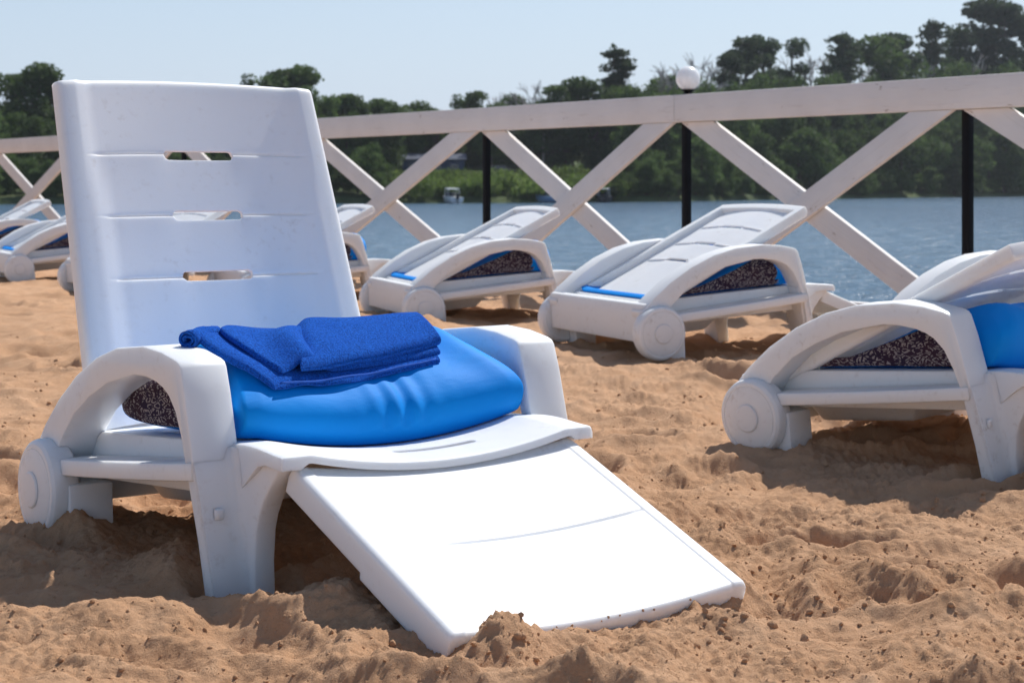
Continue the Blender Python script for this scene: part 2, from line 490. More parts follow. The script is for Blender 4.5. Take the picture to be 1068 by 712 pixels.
def make_backrest(root, mat, angle, hinge):
    def hw(v): return .316 - .024 * v / .69
    vs = list(np.linspace(-.03, .67, 36)) + [.655, .660, .676, .682, .686, .688, .69]
    for g in GROOVES: vs += [g - .012, g - .006, g - .004, g - .002, g, g + .001, g + .003, g + .005, g + .009]
    vs = uniq(vs)
    us = list(np.linspace(-.8, .8, 25)) + [-1, -.996, -.988, -.975, -.96, 1, .996, .988, .975, .96, .86, .885, .897, -.86, -.885, -.897]
    us = uniq(us)
    def arc(u): return .016 * (1 - u * u)
    def front(u, v):
        x = u * hw(v); d = (1 - abs(u)) * hw(v); dt = .69 - v
        y = 0
        r = .012
        for q in (d, dt):
            if q < r: y += r - math.sqrt(max(r * r - (r - q) ** 2, 0))
        c = sm(.242, .237, abs(x))
        y += c * (.0070 + .012 * (1 - (x / .24) ** 2))
        g0 = -.03
        for g in GROOVES + [.8]:
            if v < g:
                t = (v - g0) / (g - g0)
                if g < .75: y -= .0026 * t ** 2 * sm(.235, .20, abs(x)) * sm(.070, .092, abs(x))
                break
            g0 = g
        for g in GROOVES: y += .0032 * math.exp(-((v - g - .001) / .0026) ** 2) * sm(.226, .216, abs(x)) * sm(.074, .082, abs(x))
        return (x, y, v + (arc(u) * max(0, v) / .69) + .026 * (1 - u * u) * sm(.06, -.03, v))
    def back(u, v):
        f = front(u, v); d = (1 - abs(u)) * hw(v); dt = .69 - v
        k = max(sm(.036, .032, d), sm(.034, .030, dt))
        th = .009 + .025 * k
        x = f[0] - math.copysign(.002 * k, u)
        return (x, f[1] + th if k < .5 else .036, f[2])
    o = from_bm('backrest', slab(us, vs, front, back), mat, root)
    cs = []
    for g in GROOVES:
        bm, poly = capsule(.079, .0105, (0, g + .009), 1)
        prism(bm, poly, 1, -.05, .10); cs.append(bm)
    cut(o, cs)
    o.location = hinge; o.rotation_euler = (R(angle), 0, 0)
    return o

def seat_z(x, y):
    z = .238 - .075 * max(y, 0) if y > -.02 else .238 - .006 * sm(-.02, -.126, y)
    return z - .030 * max(0, 1 - (x / .255) ** 2) * sm(.6, .3, y)

ARM_OUT = [(-.018, -.07), (-.014, 0), (.004, .079), (.033, .21), (.062, .315), (.0775, .358), (.084, .3655), (.096, .370), (.15, .3795), (.222, .384), (.33, .373), (.417, .350),
           (.507, .310), (.59, .258), (.655, .205), (.698, .160), (.690, .125), (.640, .100), (.622, .085), (.612, 0), (.606, -.07)]
ARM_IN = [(.018, -.07), (.020, 0), (.032, .079), (.057, .20), (.076, .245), (.098, .285), (.123, .309), (.145, .320), (.17, .3275), (.215, .333), (.258, .332), (.369, .308), (.447, .277),
          (.518, .238), (.58, .183), (.610, .145), (.60, .11), (.535, .105), (.53, .02), (.53, -.07)]
def resample(P, n):
    P = np.array(P, float); d = np.r_[0, np.cumsum(np.linalg.norm(np.diff(P, axis=0), axis=1))]
    # keep the original corners: subdivide spans instead of resampling blindly
    return P, d

def make_arm(root, mat, side):
    x0, x1 = (.385 * side, .300 * side)
    bm = bmesh.new()
    # quad strips: match outer and inner by a shared parameter
    nO, nI = len(ARM_OUT), len(ARM_IN)
    poly = ARM_OUT + ARM_IN[::-1]
    prism(bm, poly, 0, x0, x1)
    for v in bm.verts:
        if v.co.y < .1 and v.co.z < .2: v.co.x -= math.copysign(.014 * (1 - max(v.co.z, -.07) / .2) * (1 if abs(v.co.x) > .34 else 0), v.co.x)
    return from_bm('armrest', bm, mat, root, bevel=.0045, seg=2, smooth=38)

def make_front_leg(root, mat, side):
    bm = bmesh.new()
    rows = []
    for z in (-.07, 0, .05, .10, .125, .15, .175, .2, .215, .2315):
        yo = lerp_list(z, [-.07, 0, .079, .21, .315], [-.018, -.014, .004, .033, .062])
        p = lerp_list(z, [-.07, 0, .05, .10, .125, .15, .175, .2, .215, .24], [.014, .014, .020, .034, .047, .066, .092, .122, .142, .160])
        yb = yo + .034
        ins = lerp_list(z, [0, .231], [.012, .004])
        pr = .0045 * sm(.231, .19, z) - .002
        sec = [(-.3835, yo - pr), (-.330, yo - pr), (-.314, yo - pr - .003), (-.303, yo - p * .45), (-.299, yo - p), (-.262, yo - p), (-.262, yb), (-.374, yb)]
        tp = .014 * max(0, 1 - z / .2)
        sec = [(x + tp * (1 if x < -.34 else -.4 if x > -.32 else 0), y) for x, y in sec]
        rows.append([bm.verts.new((side * -x, y, z)) for x, y in sec])
    n = 8
    for A, B in zip(rows, rows[1:]):
        for k in range(n): bm.faces.new((A[k], A[(k + 1) % n], B[(k + 1) % n], B[k]))
    bm.faces.new(rows[0]); bm.faces.new(rows[-1])
    box(bm, (side * .350, .015, .128), (.015, .02, .018))
    return from_bm('front_leg', bm, mat, root, bevel=.003, seg=2, smooth=50)

def make_lounger(mat, angle, hinge=HINGE):
    root = empty('sun_lounger')
    # seat: dished slab with deep side beams
    us = uniq(list(np.linspace(-.25, .25, 27)) + [-.311, -.309, -.305, -.298, -.29, -.275, -.270, -.262, -.256, .311, .309, .305, .298, .29, .275, .270, .262, .256])
    vs = uniq(list(np.linspace(-.10, .56, 26)) + [-.126, -.124, -.120, -.114, -.108, -.085, -.09, .575, .59, .61, .625])
    def top(x, y):
        z = seat_z(x, y); d = y + .126; e = .311 - abs(x)
        for q in (d, e):
            if q < .006: z -= .006 - math.sqrt(max(1e-9, .006 ** 2 - (.006 - q) ** 2))
        return (x, y, z)
    def bot(x, y):
        z = seat_z(x, y)
        k = max(sm(.269, .271, abs(x)), .0)
        f = sm(-.086, -.089, y)
        th = .012 + k * (.010 + .065 * sm(-.07, .04, y)) + (1 - k) * f * .002
        return (x, y, z - th)
    s = from_bm('seat', slab(us, vs, top, bot), mat, root)
    cs = []
    for y, hx in ((-.045, .085), (.12, .085), (.28, .085)):
        bm, poly = capsule(hx, .008, (.03 if y < 0 else 0, y), 1); prism(bm, poly, 2, .12, .3); cs.append(bm)
    cut(s, cs)
    for sd in (-1, 1):
        make_arm(root, mat, sd); make_front_leg(root, mat, sd)
        # side tray with a cup hollow
        bm = bmesh.new()
        ys = list(np.linspace(.592, .036, 15))
        poly = [(sd * .300, .592)] + [(sd * (.386 + .020 * math.sin(pi * (i / 14)) ** .6), y) for i, y in enumerate(ys)] + [(sd * .300, .036)]
        prism(bm, poly, 2, 0, .030)
        for v in bm.verts: v.co.z += .118 + (.592 - v.co.y) * .112
        tr = from_bm('side_tray', bm, mat, root, bevel=.005, seg=2)
        # wheel
        bm = bmesh.new()
        lathe(bm, [(0, 0), (.080, 0), (.090, .008), (.093, .016), (.093, .044), (.090, .052), (.084, .057), (.077, .058), (.076, .0555), (.074, .058), (.055, .062), (.036, .0635), (0, .0635)])
        w = from_bm('wheel', bm, mat, root, smooth=28)
        w.location = (sd * .356, .634, .088); w.rotation_euler = (0, 0, 0 if sd > 0 else pi)
        bm = bmesh.new()
        lathe(bm, [(0, .055), (.032, .055), (.034, .060), (.034, .0655), (.031, .0675), (.012, .0685), (0, .0685)], n=28)
        h = from_bm('hub_cap', bm, mat, w, smooth=28)
    # leg rest
    L = .48
    us = uniq(list(np.linspace(-.25, .25, 21)) + [s_ * q for s_ in (-1, 1) for q in (.281, .280, .277, .272, .266, .258, .255, .253, .251)])
    g = .245
    vs = uniq(list(np.linspace(0.012, .465, 28)) + [0, .002, .006, .469, .473, .476, .479, .48, .445, .448, g - .010, g - .006, g - .004, g - .002, g, g + .002, g + .004, g + .006, g + .010])
    def sag(x, v): return .017 * max(0, 1 - (x / .25) ** 2)
    def lt(x, v):
        z = 0
        r = .009
        for q in (.281 - abs(x), L - v, v):
            if q < r: z -= r - math.sqrt(max(1e-9, r * r - (r - q) ** 2))
        z -= sag(x, v) + .0020 * sm(.255, .2515, abs(x))
        w = sm(-.20, -.10, x) * sm(.252, .246, x)
        z -= .0030 * math.exp(-((v - g) / .0028) ** 2) * w
        return (x, -v, z)
    def lb(x, v):
        f = lt(x, v)
        k = sm(.259, .262, abs(x)); k2 = sm(.4445, .4475, v)
        th = .009 + .036 * max(k, k2) + (.010 * k * sm(g - .004, g - .001, v))
        base = -th if max(k, k2) > .3 else f[2] - th
        return (x, f[1], min(base, f[2] - .008))
    lr = from_bm('leg_rest', slab(us, vs, lt, lb), mat, root)
    lr.location = (0, -.102, .2125); lr.rotation_euler = (R(21.5), 0, 0)
    # rear cross panel
    bm = bmesh.new()
    prism(bm, [(.648, .050), (.690, .055), (.694, .150), (.688, .186), (.655, .190), (.650, .170)], 0, -.372, .372)
    from_bm('end_panel', bm, mat, root, bevel=.006)
    # moulded box under the seat
    bm = bmesh.new()
    for vz in (0,): pass
    lo = [(-.17, .33, .075), (.17, .33, .075), (.17, .60, .05), (-.17, .60, .05)]; hi = [(-.25, .26, .17), (.25, .26, .17), (.25, .645, .16), (-.25, .645, .16)]
    a = [bm.verts.new(p) for p in lo]; b = [bm.verts.new(p) for p in hi]
    bm.faces.new(a); bm.faces.new(b)
    for k in range(4): bm.faces.new((a[k], a[(k + 1) % 4], b[(k + 1) % 4], b[k]))
    from_bm('under_box', bm, mat, root, bevel=.008)
    make_backrest(root, mat, angle, hinge)
    return root

# ------------------------------------------------------------------ mattresses
def section_mesh(sec, xs, scale, zfun=None, close=True):
    """closed tube: section points (y,z) swept along x; scale(x)->(sy,sz) about the section centre"""
    bm = bmesh.new(); P = np.array(sec); c = P.mean(0)
    rings = []
    for x in xs:
        sy, sz, dz = scale(x)
        ring = []
        for (y, z) in P:
            yy = c[0] + (y - c[0]) * sy; zz = c[1] + (z - c[1]) * sz + dz
            if zfun: yy, zz = zfun(x, yy, zz)
            ring.append(bm.verts.new((x, yy, zz)))
        rings.append(ring)
    n = len(P)
    for A, B in zip(rings, rings[1:]):
        for k in range(n): bm.faces.new((A[k], A[(k + 1) % n], B[(k + 1) % n], B[k]))
    if close:
        bm.faces.new(rings[0]); bm.faces.new(rings[-1])
    return bm

def smooth_closed(P, n):
    P = np.array(P, float); m = len(P); out = []
    for i in range(m):
        p0, p1, p2, p3 = P[i - 1], P[i], P[(i + 1) % m], P[(i + 2) % m]
        for t in np.linspace(0, 1, n, endpoint=False):
            out.append(.5 * ((2 * p1) + (-p0 + p2) * t + (2 * p0 - 5 * p1 + 4 * p2 - p3) * t * t + (-p0 + 3 * p1 - 3 * p2 + p3) * t ** 3))
    return out

SEC_MAIN = [(.066, .231), (.043, .248), (.034, .272), (.040, .297), (.064, .321), (.110, .347), (.165, .371), (.225, .386), (.33, .384), (.44, .350), (.515, .308), (.540, .262), (.525, .222), (.42, .214), (.28, .222), (.15, .229)]
SEC_WEDGE = [(.052, .236), (.022, .256), (.010, .29), (.014, .330), (.036, .360), (.080, .370), (.17, .346), (.30, .288), (.42, .236), (.50, .208), (.555, .203), (.588, .208), (.606, .203), (.612, .196), (.59, .188), (.54, .192), (.42, .206), (.28, .218), (.15, .228)]

def make_mattress(sec, seed, split, drop=.13):
    root = empty('folded_mattress')
    P = smooth_closed(sec, 4)
    xs = list(np.linspace(-.285, .285, 115))
    def scale(x):
        e = max(0, (abs(x) - .225) / .06); k = 1 - drop * min(1, e) ** 2.2
        return (1 - .04 * min(1, e) ** 2, k, 0)
    def zf(x, y, z):
        # sit in the dish of the seat, soft sag and small wrinkles
        w = .0022 * math.sin(x * 41 + seed + 5 * math.sin(y * 9)) * sm(.25, .36, z) + .004 * math.sin(x * 7 + seed * 2)
        d = seat_z(x, y) - seat_z(.3, y)
        z2 = z + d * (.95 - .45 * sm(.22, .39, z)) + w * sm(.22, .3, z)
        # tucked gathers on the front face
        if z > .26: g_ = math.exp(-((x - .02) / .055) ** 2) * sm(.15, .07, y); z += .0045 * g_ * math.sin(x * 150 + 12 * y); y -= .004 * g_ * math.sin(x * 150 + 12 * y)
        z2 = max(z2, seat_z(x, y) + .0025)
        return y, z2
    def ring(x):
        P2 = np.array(P); c = P2.mean(0); a, b, dz = scale(x)
        out = []
        for (y, z) in P2:
            out.append(zf(x, c[0] + (y - c[0]) * a, c[1] + (z - c[1]) * b + dz))
        return out
    bm = section_mesh(P, xs, scale, zf, close=False)
    rim = {}
    bm.verts.ensure_lookup_table(); n = len(P)
    for sd, k0 in ((-1, 0), (1, (len(xs) - 1) * n)):
        rim[sd] = [bm.verts[k0 + q] for q in range(n)]
    # ends: the plain cover wraps the front, the folded printed side shows towards the back in three layers
    ends = []
    for sd in (-1, 1):
        E = np.array([(v.co.y, v.co.z) for v in rim[sd]]); c = E.mean(0)
        zl, zh = E[:, 1].min(), E[:, 1].max()
        facs = [.985, .96, .93, .89, .84, .78, .71, .63, .54, .44, .33, .2, .08]
        pts = []
        for f in facs:
            row = []
            for (y, z) in E:
                yy = c[0] + (y - c[0]) * f; zz = c[1] + (z - c[1]) * f
                t = (zz - zl) / (zh - zl) * 3 + .12 * math.sin(yy * 23 + seed)
                fr = t - math.floor(t); crease = (1 - abs(2 * fr - 1)) ** .45
                bulge = .010 * (1 - f ** 5) ** .6
                row.append((sd * (.285 + bulge * (.25 + .75 * crease)), yy, zz))
            pts.append(row)
        lb = bmesh.new(); cv = [[bm.verts.new(p) for p in row] for row in pts]; lv = [[lb.verts.new(p) for p in row] for row in pts]
        allc = [rim[sd]] + cv; 
        r0 = [lb.verts.new(v.co) for v in rim[sd]]; alll = [r0] + lv
        for a in range(len(allc) - 1):
            for q in range(n):
                q2 = (q + 1) % n
                my = (allc[a][q].co.y + allc[a + 1][q2].co.y) / 2
                mz = (allc[a][q].co.z + allc[a + 1][q2].co.z) / 2
                if my < split or mz > .335 or a == 0: bm.faces.new((allc[a][q], allc[a][q2], allc[a + 1][q2], allc[a + 1][q]))
                else: lb.faces.new((alll[a][q], alll[a][q2], alll[a + 1][q2], alll[a + 1][q]))
        lb.faces.new(alll[-1])
        bmesh.ops.delete(lb, geom=[v for v in lb.verts if not v.link_faces], context='VERTS')
        ends.append(lb)
    bmesh.ops.delete(bm, geom=[v for v in bm.verts if not v.link_faces], context='VERTS')
    for B in [bm] + ends:            # the ends lean in towards the top like a stuffed cushion
        for v in B.verts:
            v.co.x -= math.copysign(max(0, (abs(v.co.x) - .14) / .145) * .055 * sm(.285, .39, v.co.z), v.co.x)
    from_bm('blue_cover', bm, M['blue'], root, smooth=60)
    for lb in ends: from_bm('printed_lining', lb, M['lining'], root, smooth=60)
    return root

# ------------------------------------------------------------------ placing the loungers
def place(o, x, y, z, rot, tilt=0, pitch=0):
    o.location = (x, y, z); o.rotation_euler = (pitch, tilt, rot); return o

GL = 'white plastic sun loungers on the beach'
GM = 'folded blue mattresses on the loungers'
main = make_lounger(M['plastic'], -20.2)
place(main, -.18305, 3.03028, 0, .63605)
tag(main, 'big white plastic lounger in front with its backrest raised upright', 'sun lounger', GL)
mt = make_mattress(SEC_MAIN, 0, .17)
place(mt, -.18305, 3.03028, 0, .63605)
tag(mt, 'blue folded mattress on the near lounger, under the towel', 'mattress', GM)

proto = make_lounger(M['plastic_old'], 63.0, (0, .585, .168))
pm = make_mattress(SEC_WEDGE, 1.3, .105, .18)
ROW = [
    (1.306, 4.063, .030, .742, -.055, 'white lounger cut off by the right edge of the photo, backrest folded down', 'blue mattress bulging from the folded lounger at the right edge'),
    (.924, 6.597, .065, 1.985, 0, 'folded white lounger at centre right, in front of the globe lamp post', 'mattress squeezed in the folded lounger below the globe lamp'),
    (1.99, 5.75, .050, 2.0, 0, 'empty white lounger hidden behind the one at the right edge, only its curved armrest showing', None),
    (.099, 8.119, .039, 1.893, 0, 'folded white lounger between the upright backrest and the centre right lounger', 'mattress in the folded lounger just right of the upright backrest'),
    (-.841, 9.478, .033, 1.931, 0, 'white lounger mostly hidden behind the raised backrest, its tip showing at the right of it', 'mattress in the lounger mostly hidden behind the raised backrest'),
    (-1.719, 9.983, .06, 2.25, 0, 'white lounger at left whose rear end just shows beside the raised backrest', 'mattress in the lounger whose rear end shows left of the raised backrest'),
    (-2.734, 11.793, .036, 2.05, 0, 'far white lounger at the left edge with its round wheel towards us', 'blue mattress showing under the folded back at the left edge'),
    (-3.53, 13.165, .03, 2.05, 0, 'second farthest white lounger, at the left edge below the fence crossing', 'mattress on the second farthest lounger at the left edge'),
    (-4.365, 14.63, .02, 2.05, 0, 'farthest white lounger at the end of the row on the left', 'mattress on the farthest lounger of the row'),
]
first = True
for x, y, z, r, tilt, lab, lab2 in ROW:
    if first: a, b = proto, pm; first = False
    else: a, b = copy_tree(proto), copy_tree(pm)
    place(a, x, y, z, r, tilt); tag(a, lab, 'sun lounger', GL)
    if lab2 is None:                 # nothing under this one: its backrest lies nearly flat
        for o in [b] + list(b.children): bpy.data.objects.remove(o)
        for ch in a.children:
            if ch.name.startswith('backrest'): ch.rotation_euler = (R(79), 0, 0)
        continue
    place(b, x, y, z, r, tilt); tag(b, lab2, 'mattress', GM)
# one more lounger whose foot end only just enters the bottom right corner
a = copy_tree(main); place(a, 1.236, 2.05, -.012, -pi / 2)
tag(a, 'white leg rest tip of a lounger just entering the bottom right corner', 'sun lounger', GL)

# ------------------------------------------------------------------ towel
def towel():
    root = empty('folded_towel', (-.18305, 3.03028, 0), (0, 0, .63605))
    tag(root, 'dark blue terry towel folded on top of the blue mattress', 'towel')
    P = np.array(smooth_closed(SEC_MAIN, 6))
    def mtop(x, y):
        # top of the mattress incl. its front roll-off
        up = P[P[:, 1] > .29]; up = up[np.argsort(up[:, 0])]
        z = float(np.interp(y, up[:, 0], up[:, 1]))
        if y < .045: z = .325 - (.045 - y) * 5
        d = seat_z(x, y) - seat_z(.3, y)
        return z + d * (.95 - .45 * sm(.22, .39, z))
    # plan outline
    def plan(s, t, grow, A, B, C, D, E):
        left = (1 - t) ** 2 * B + 2 * t * (1 - t) * A + t * t * E
        right = C + (D - C) * t
        f = left + (right - left) * s
        ctr = (A + B + C + D + E) / 5
        return ctr + (f - ctr) * grow
    def layer(name, corners, z0, th, seed, curl=0, roll=0, mat=M['towel'], parent=root):
        A, B, C, D, E = [np.array(c) for c in corners]
        ns, ntt = 64, 40
        ss = .5 - .5 * np.cos(np.linspace(0, pi, ns)); tt = .5 - .5 * np.cos(np.linspace(0, pi, ntt))
        def base(s, t):
            p = plan(s, t, 1, A, B, C, D, E)
            z = mtop(p[0], p[1])
            z += .004 * float(perlin(np.array([p[0] * 14 + seed]), np.array([p[1] * 14]), 31)[0]) 
            z += curl * math.exp(-((s - .16 - .25 * t) / .085) ** 2) * sm(1.1, .2, t)
            z += roll * math.exp(-((s - .03) / .055) ** 2) * sm(.0, .35, t)
            return p, z
        def edge(s, t):
            e = min(s * .45, (1 - s) * .45, t * .22, (1 - t) * .22)
            k = min(1, e / (th * .55)); return math.sqrt(max(0, 1 - (1 - k) ** 2))
        def topf(s, t):
            p, z = base(s, t); return (p[0], p[1], z + z0 + th * (.5 + .5 * edge(s, t)))
        def botf(s, t):
            p, z = base(s, t); return (p[0], p[1], z + z0 + th * (.5 - .5 * edge(s, t)))
        return from_bm(name, slab(list(ss), list(tt), topf, botf), mat, parent, smooth=180)
    layer('lower_fold', ((-.365, .180), (-.222, .056), (.14, .100), (.17, .24), (-.25, .255)), .000, .013, 1, .004, .009)
    layer('middle_fold', ((-.290, .190), (-.200, .074), (.146, .108), (.17, .235), (-.215, .25)), .012, .013, 4, .026, .002)
    u = layer('upper_fold', ((-.135, .150), (-.168, .066), (.153, .116), (.168, .215), (-.092, .238)), .024, .021, 8, .0, -.015)
    # open roll at the left end
    bm = bmesh.new(); rows = []
    for k in range(12):
        t = k / 11; cx = -.322 + .085 * t; cy = .182 + .062 * t; rr = .0150 - .005 * t
        cz = mtop(cx, cy) + .017 - .004 * t
        row = []
        for q in range(44):
            a = R(-125 + 700 * q / 43); rad = rr * (1 - .68 * q / 43)
            d = Vector((.62, -.78)).normalized()
            row.append(bm.verts.new((cx + d.x * rad * 1.25 * math.cos(a), cy + d.y * rad * 1.25 * math.cos(a), cz + rad * math.sin(a) + .0015 * math.sin(k * 1.3 + q * .5))))
        rows.append(row)
    for a_, b_ in zip(rows, rows[1:]):
        for q in range(43): bm.faces.new((a_[q], a_[q + 1], b_[q + 1], b_[q]))
    o = from_bm('rolled_end', bm, M['towel'], root, smooth=180)
    m = o.modifiers.new('thick', 'SOLIDIFY'); m.thickness = .0045; m.offset = 0
    # woven border along the folded edge of the upper layer
    B, A, E = np.array((-.166, .070)), np.array((-.133, .150)), np.array((-.092, .233))
    pts = []
    for t in np.linspace(.02, .98, 26):
        p = (1 - t) ** 2 * B + 2 * t * (1 - t) * A + t * t * E
        pts.append((p[0] + .006, p[1], mtop(p[0], p[1]) + .024 + .0155 - .011))
    fr = []
    for t in np.linspace(.03, .97, 40):
        px_, py_ = -.222 + .362 * t, .056 + .044 * t
        fr.append((px_, py_ - .0005, mtop(px_, py_) + .0145 + .001 * math.sin(t * 19)))
    bm = bmesh.new(); tube(bm, fr, [.0020] * len(fr), 8); from_bm('hem', bm, M['hem'], root, smooth=180)
    bm = bmesh.new(); tube(bm, pts, [.0022] * len(pts), 8)
    from_bm('hem', bm, M['hem'], root, smooth=180)
towel()

# ------------------------------------------------------------------ fence
def fence():
    root = empty('wooden_fence', (FP.x, FP.y, 0), (0, 0, math.atan2(FD.y, FD.x)))
    tag(root, 'white painted timber fence with X braces and black steel posts along the waterside', 'fence')
    SP = FS.length
    # local x along the fence (away to the left); beach side is +y or -y
    side = 1 if (Matrix.Rotation(-math.atan2(FD.y, FD.x), 2) @ FN).y > 0 else -1
    POST = [-3, -2, -1, 0, 1, 2, 3.216, 4.38, 5.55, 6.91, 8.15, 9.4, 10.65, 11.9]
    PX = [p * SP for p in POST]
    ZT0, ZT1 = .980, 1.120
    for p in PX:
        bm = bmesh.new(); box(bm, (p, -side * .0195, .50), (.038, .038, 1.235))
        from_bm('post', bm, M['post'], root, bevel=.004)
    # rails, two bays each, a joint at the lamp post
    for i in range(0, len(PX) - 1, 2):
        a, b = PX[i], PX[min(i + 2, len(PX) - 1)]
        for nm, zc, hh in (('top_rail', (ZT0 + ZT1) / 2, ZT1 - ZT0), ('bottom_rail', .07, .10)):
            bm = bmesh.new(); box(bm, (0, 0, 0), (b - a - .003, .062, hh))
            from_bm(nm, bm, M['wood'], root, bevel=.004).location = ((a + b) / 2, side * .034, zc)
    W = .118
    for p0, p1 in zip(PX, PX[1:]):
        for d, off in ((1, .046), (-1, .017)):
            a = Vector((p0 + .14, ZT0)) ; b = Vector((p1 - .14, .12))
            if d < 0: a, b = Vector((p1 - .14, ZT0)), Vector((p0 + .14, .12))
            u = (b - a).normalized(); hwid = W / 2 / abs(u.y)
            poly = [(a.x - hwid, ZT0 - .002), (a.x + hwid, ZT0 - .002), (b.x + hwid, .121), (b.x - hwid, .121)]
            bm = bmesh.new(); prism(bm, poly, 1, side * (off - .0135), side * (off + .0135))
            # own origin and length axis so the wood grain runs along the brace
            c = Vector(((a.x + b.x) / 2, side * off, (a.y + b.y) / 2)); ang = math.atan2(u.y, u.x)
            Mr = Matrix.Translation(c) @ Matrix.Rotation(-ang, 4, 'Y')
            bmesh.ops.transform(bm, matrix=Mr.inverted(), verts=bm.verts[:])
            o = from_bm('brace', bm, M['wood'], root, bevel=.003)
            o.location = c; o.rotation_euler = (0, -ang, 0)
    # lamp on the second post
    lx, ly = FP + FS * 1.0
    lamp = empty('globe_lamp', (lx + FN.x * -.03, ly + FN.y * -.03, 1.115))
    tag(lamp, 'round white globe lamp standing on a fence post', 'lamp')
    bm = bmesh.new(); lathe(bm, [(0, 0), (.030, 0), (.030, .012), (.022, .016), (.022, .026), (.034, .030), (.034, .036), (0, .036)], axis='z', n=24)
    from_bm('lamp_base', bm, M['post'], lamp)
    bm = bmesh.new(); bmesh.ops.create_uvsphere(bm, u_segments=36, v_segments=20, radius=.064)
    g = from_bm('globe', bm, M['globe'], lamp, smooth=180); g.location = (0, 0, .094)
fence()

# ------------------------------------------------------------------ lake and far shore
WZ = -1.2
SHORE = [(-420, 150), (-150, 158), (-60, 166), (-10, 178), (0, 182), (18, 196), (48, 244), (82, 286), (150, 345), (420, 420)]
SX = [p[0] for p in SHORE]; SY = [p[1] for p in SHORE]
def shore_y(x): return np.interp(x, SX, SY)
def land_h(x, y):
    d = y - shore_y(x) 
    x = np.asarray(x, float)
    t = np.clip(d / 40, 0, 1)
    h = WZ - .5 + np.clip((d + 1.2) / 2.4, 0, 1) * 1.0 + t * 3.6 + np.clip((d - 45) / 60, 0, 1) * 11
    return h + .5 * perlin(x * .06, np.asarray(y, float) * .06, 61) * t

def lake():
    bm = bmesh.new()
    q = [bm.verts.new(p) for p in ((-900, -40, WZ), (900, -40, WZ), (900, 700, WZ), (-900, 700, WZ))]
    bm.faces.new(q)
    tag(from_bm('lake', bm, M['water'], smooth=0), kind='structure')
    xs = np.arange(-420, 421, 4.0); ds = np.array([-8, -3, -1.2, 0, 1.2, 3, 6, 10, 15, 20, 28, 40, 60, 90, 140, 260, 600])
    X = np.repeat(xs[None], len(ds), 0); Y = shore_y(X) + ds[:, None]; Z = land_h(X, Y)
    ny, nx = X.shape; idx = np.arange(nx * ny).reshape(ny, nx)
    q = np.stack([idx[:-1, :-1], idx[:-1, 1:], idx[1:, 1:], idx[1:, :-1]], -1).reshape(-1, 4)
    me = bpy.data.meshes.new('far_bank'); me.from_pydata(np.stack([X, Y, Z], -1).reshape(-1, 3).tolist(), [], q.tolist())
    m, nt, b = new_mat('bank_grass')
    v = objco(nt)
    c = ramp(nt, noise(nt, v, .10, 6, .65), [(.3, (.040, .066, .018)), (.5, (.068, .105, .026)), (.62, (.11, .135, .04)), (.75, (.19, .17, .075))])
    nt.links.new(c, b.inputs['Base Color']); b.inputs['Roughness'].default_value = .95
    bump(nt, b, noise(nt, v, 1.4, 5, .7), 1, .6)
    tag(link_mesh('far_bank', me, m, smooth=180), kind='structure')
lake()

# trees -------------------------------------------------------------
def leaf_cloud(bm, centres, n, size, r):
    """many leaf-sized faces through the volume of clumps; centres = (x,y,z,rx,rz)"""
    w = np.array([c[3] ** 2 * c[4] for c in centres]); w = w / w.sum()
    pick = r.choice(len(centres), n, p=w)
    for k in pick:
        x, y, z, rx, rz = centres[k]
        d = r.normal(size=3); d /= np.linalg.norm(d) + 1e-9
        rad = 1.12 * r.random() ** .55
        p = np.array([x + d[0] * rx * rad, y + d[1] * rx * rad, z + d[2] * rz * rad])
        a = r.normal(size=3); a /= np.linalg.norm(a); b2 = np.cross(a, r.normal(size=3)); b2 /= np.linalg.norm(b2) + 1e-9
        s = size * (.6 + .8 * r.random())
        q = [p + a * s * .5, p + b2 * s * .38, p - a * s * .5, p - b2 * s * .38]
        bm.faces.new([bm.verts.new(t) for t in q])

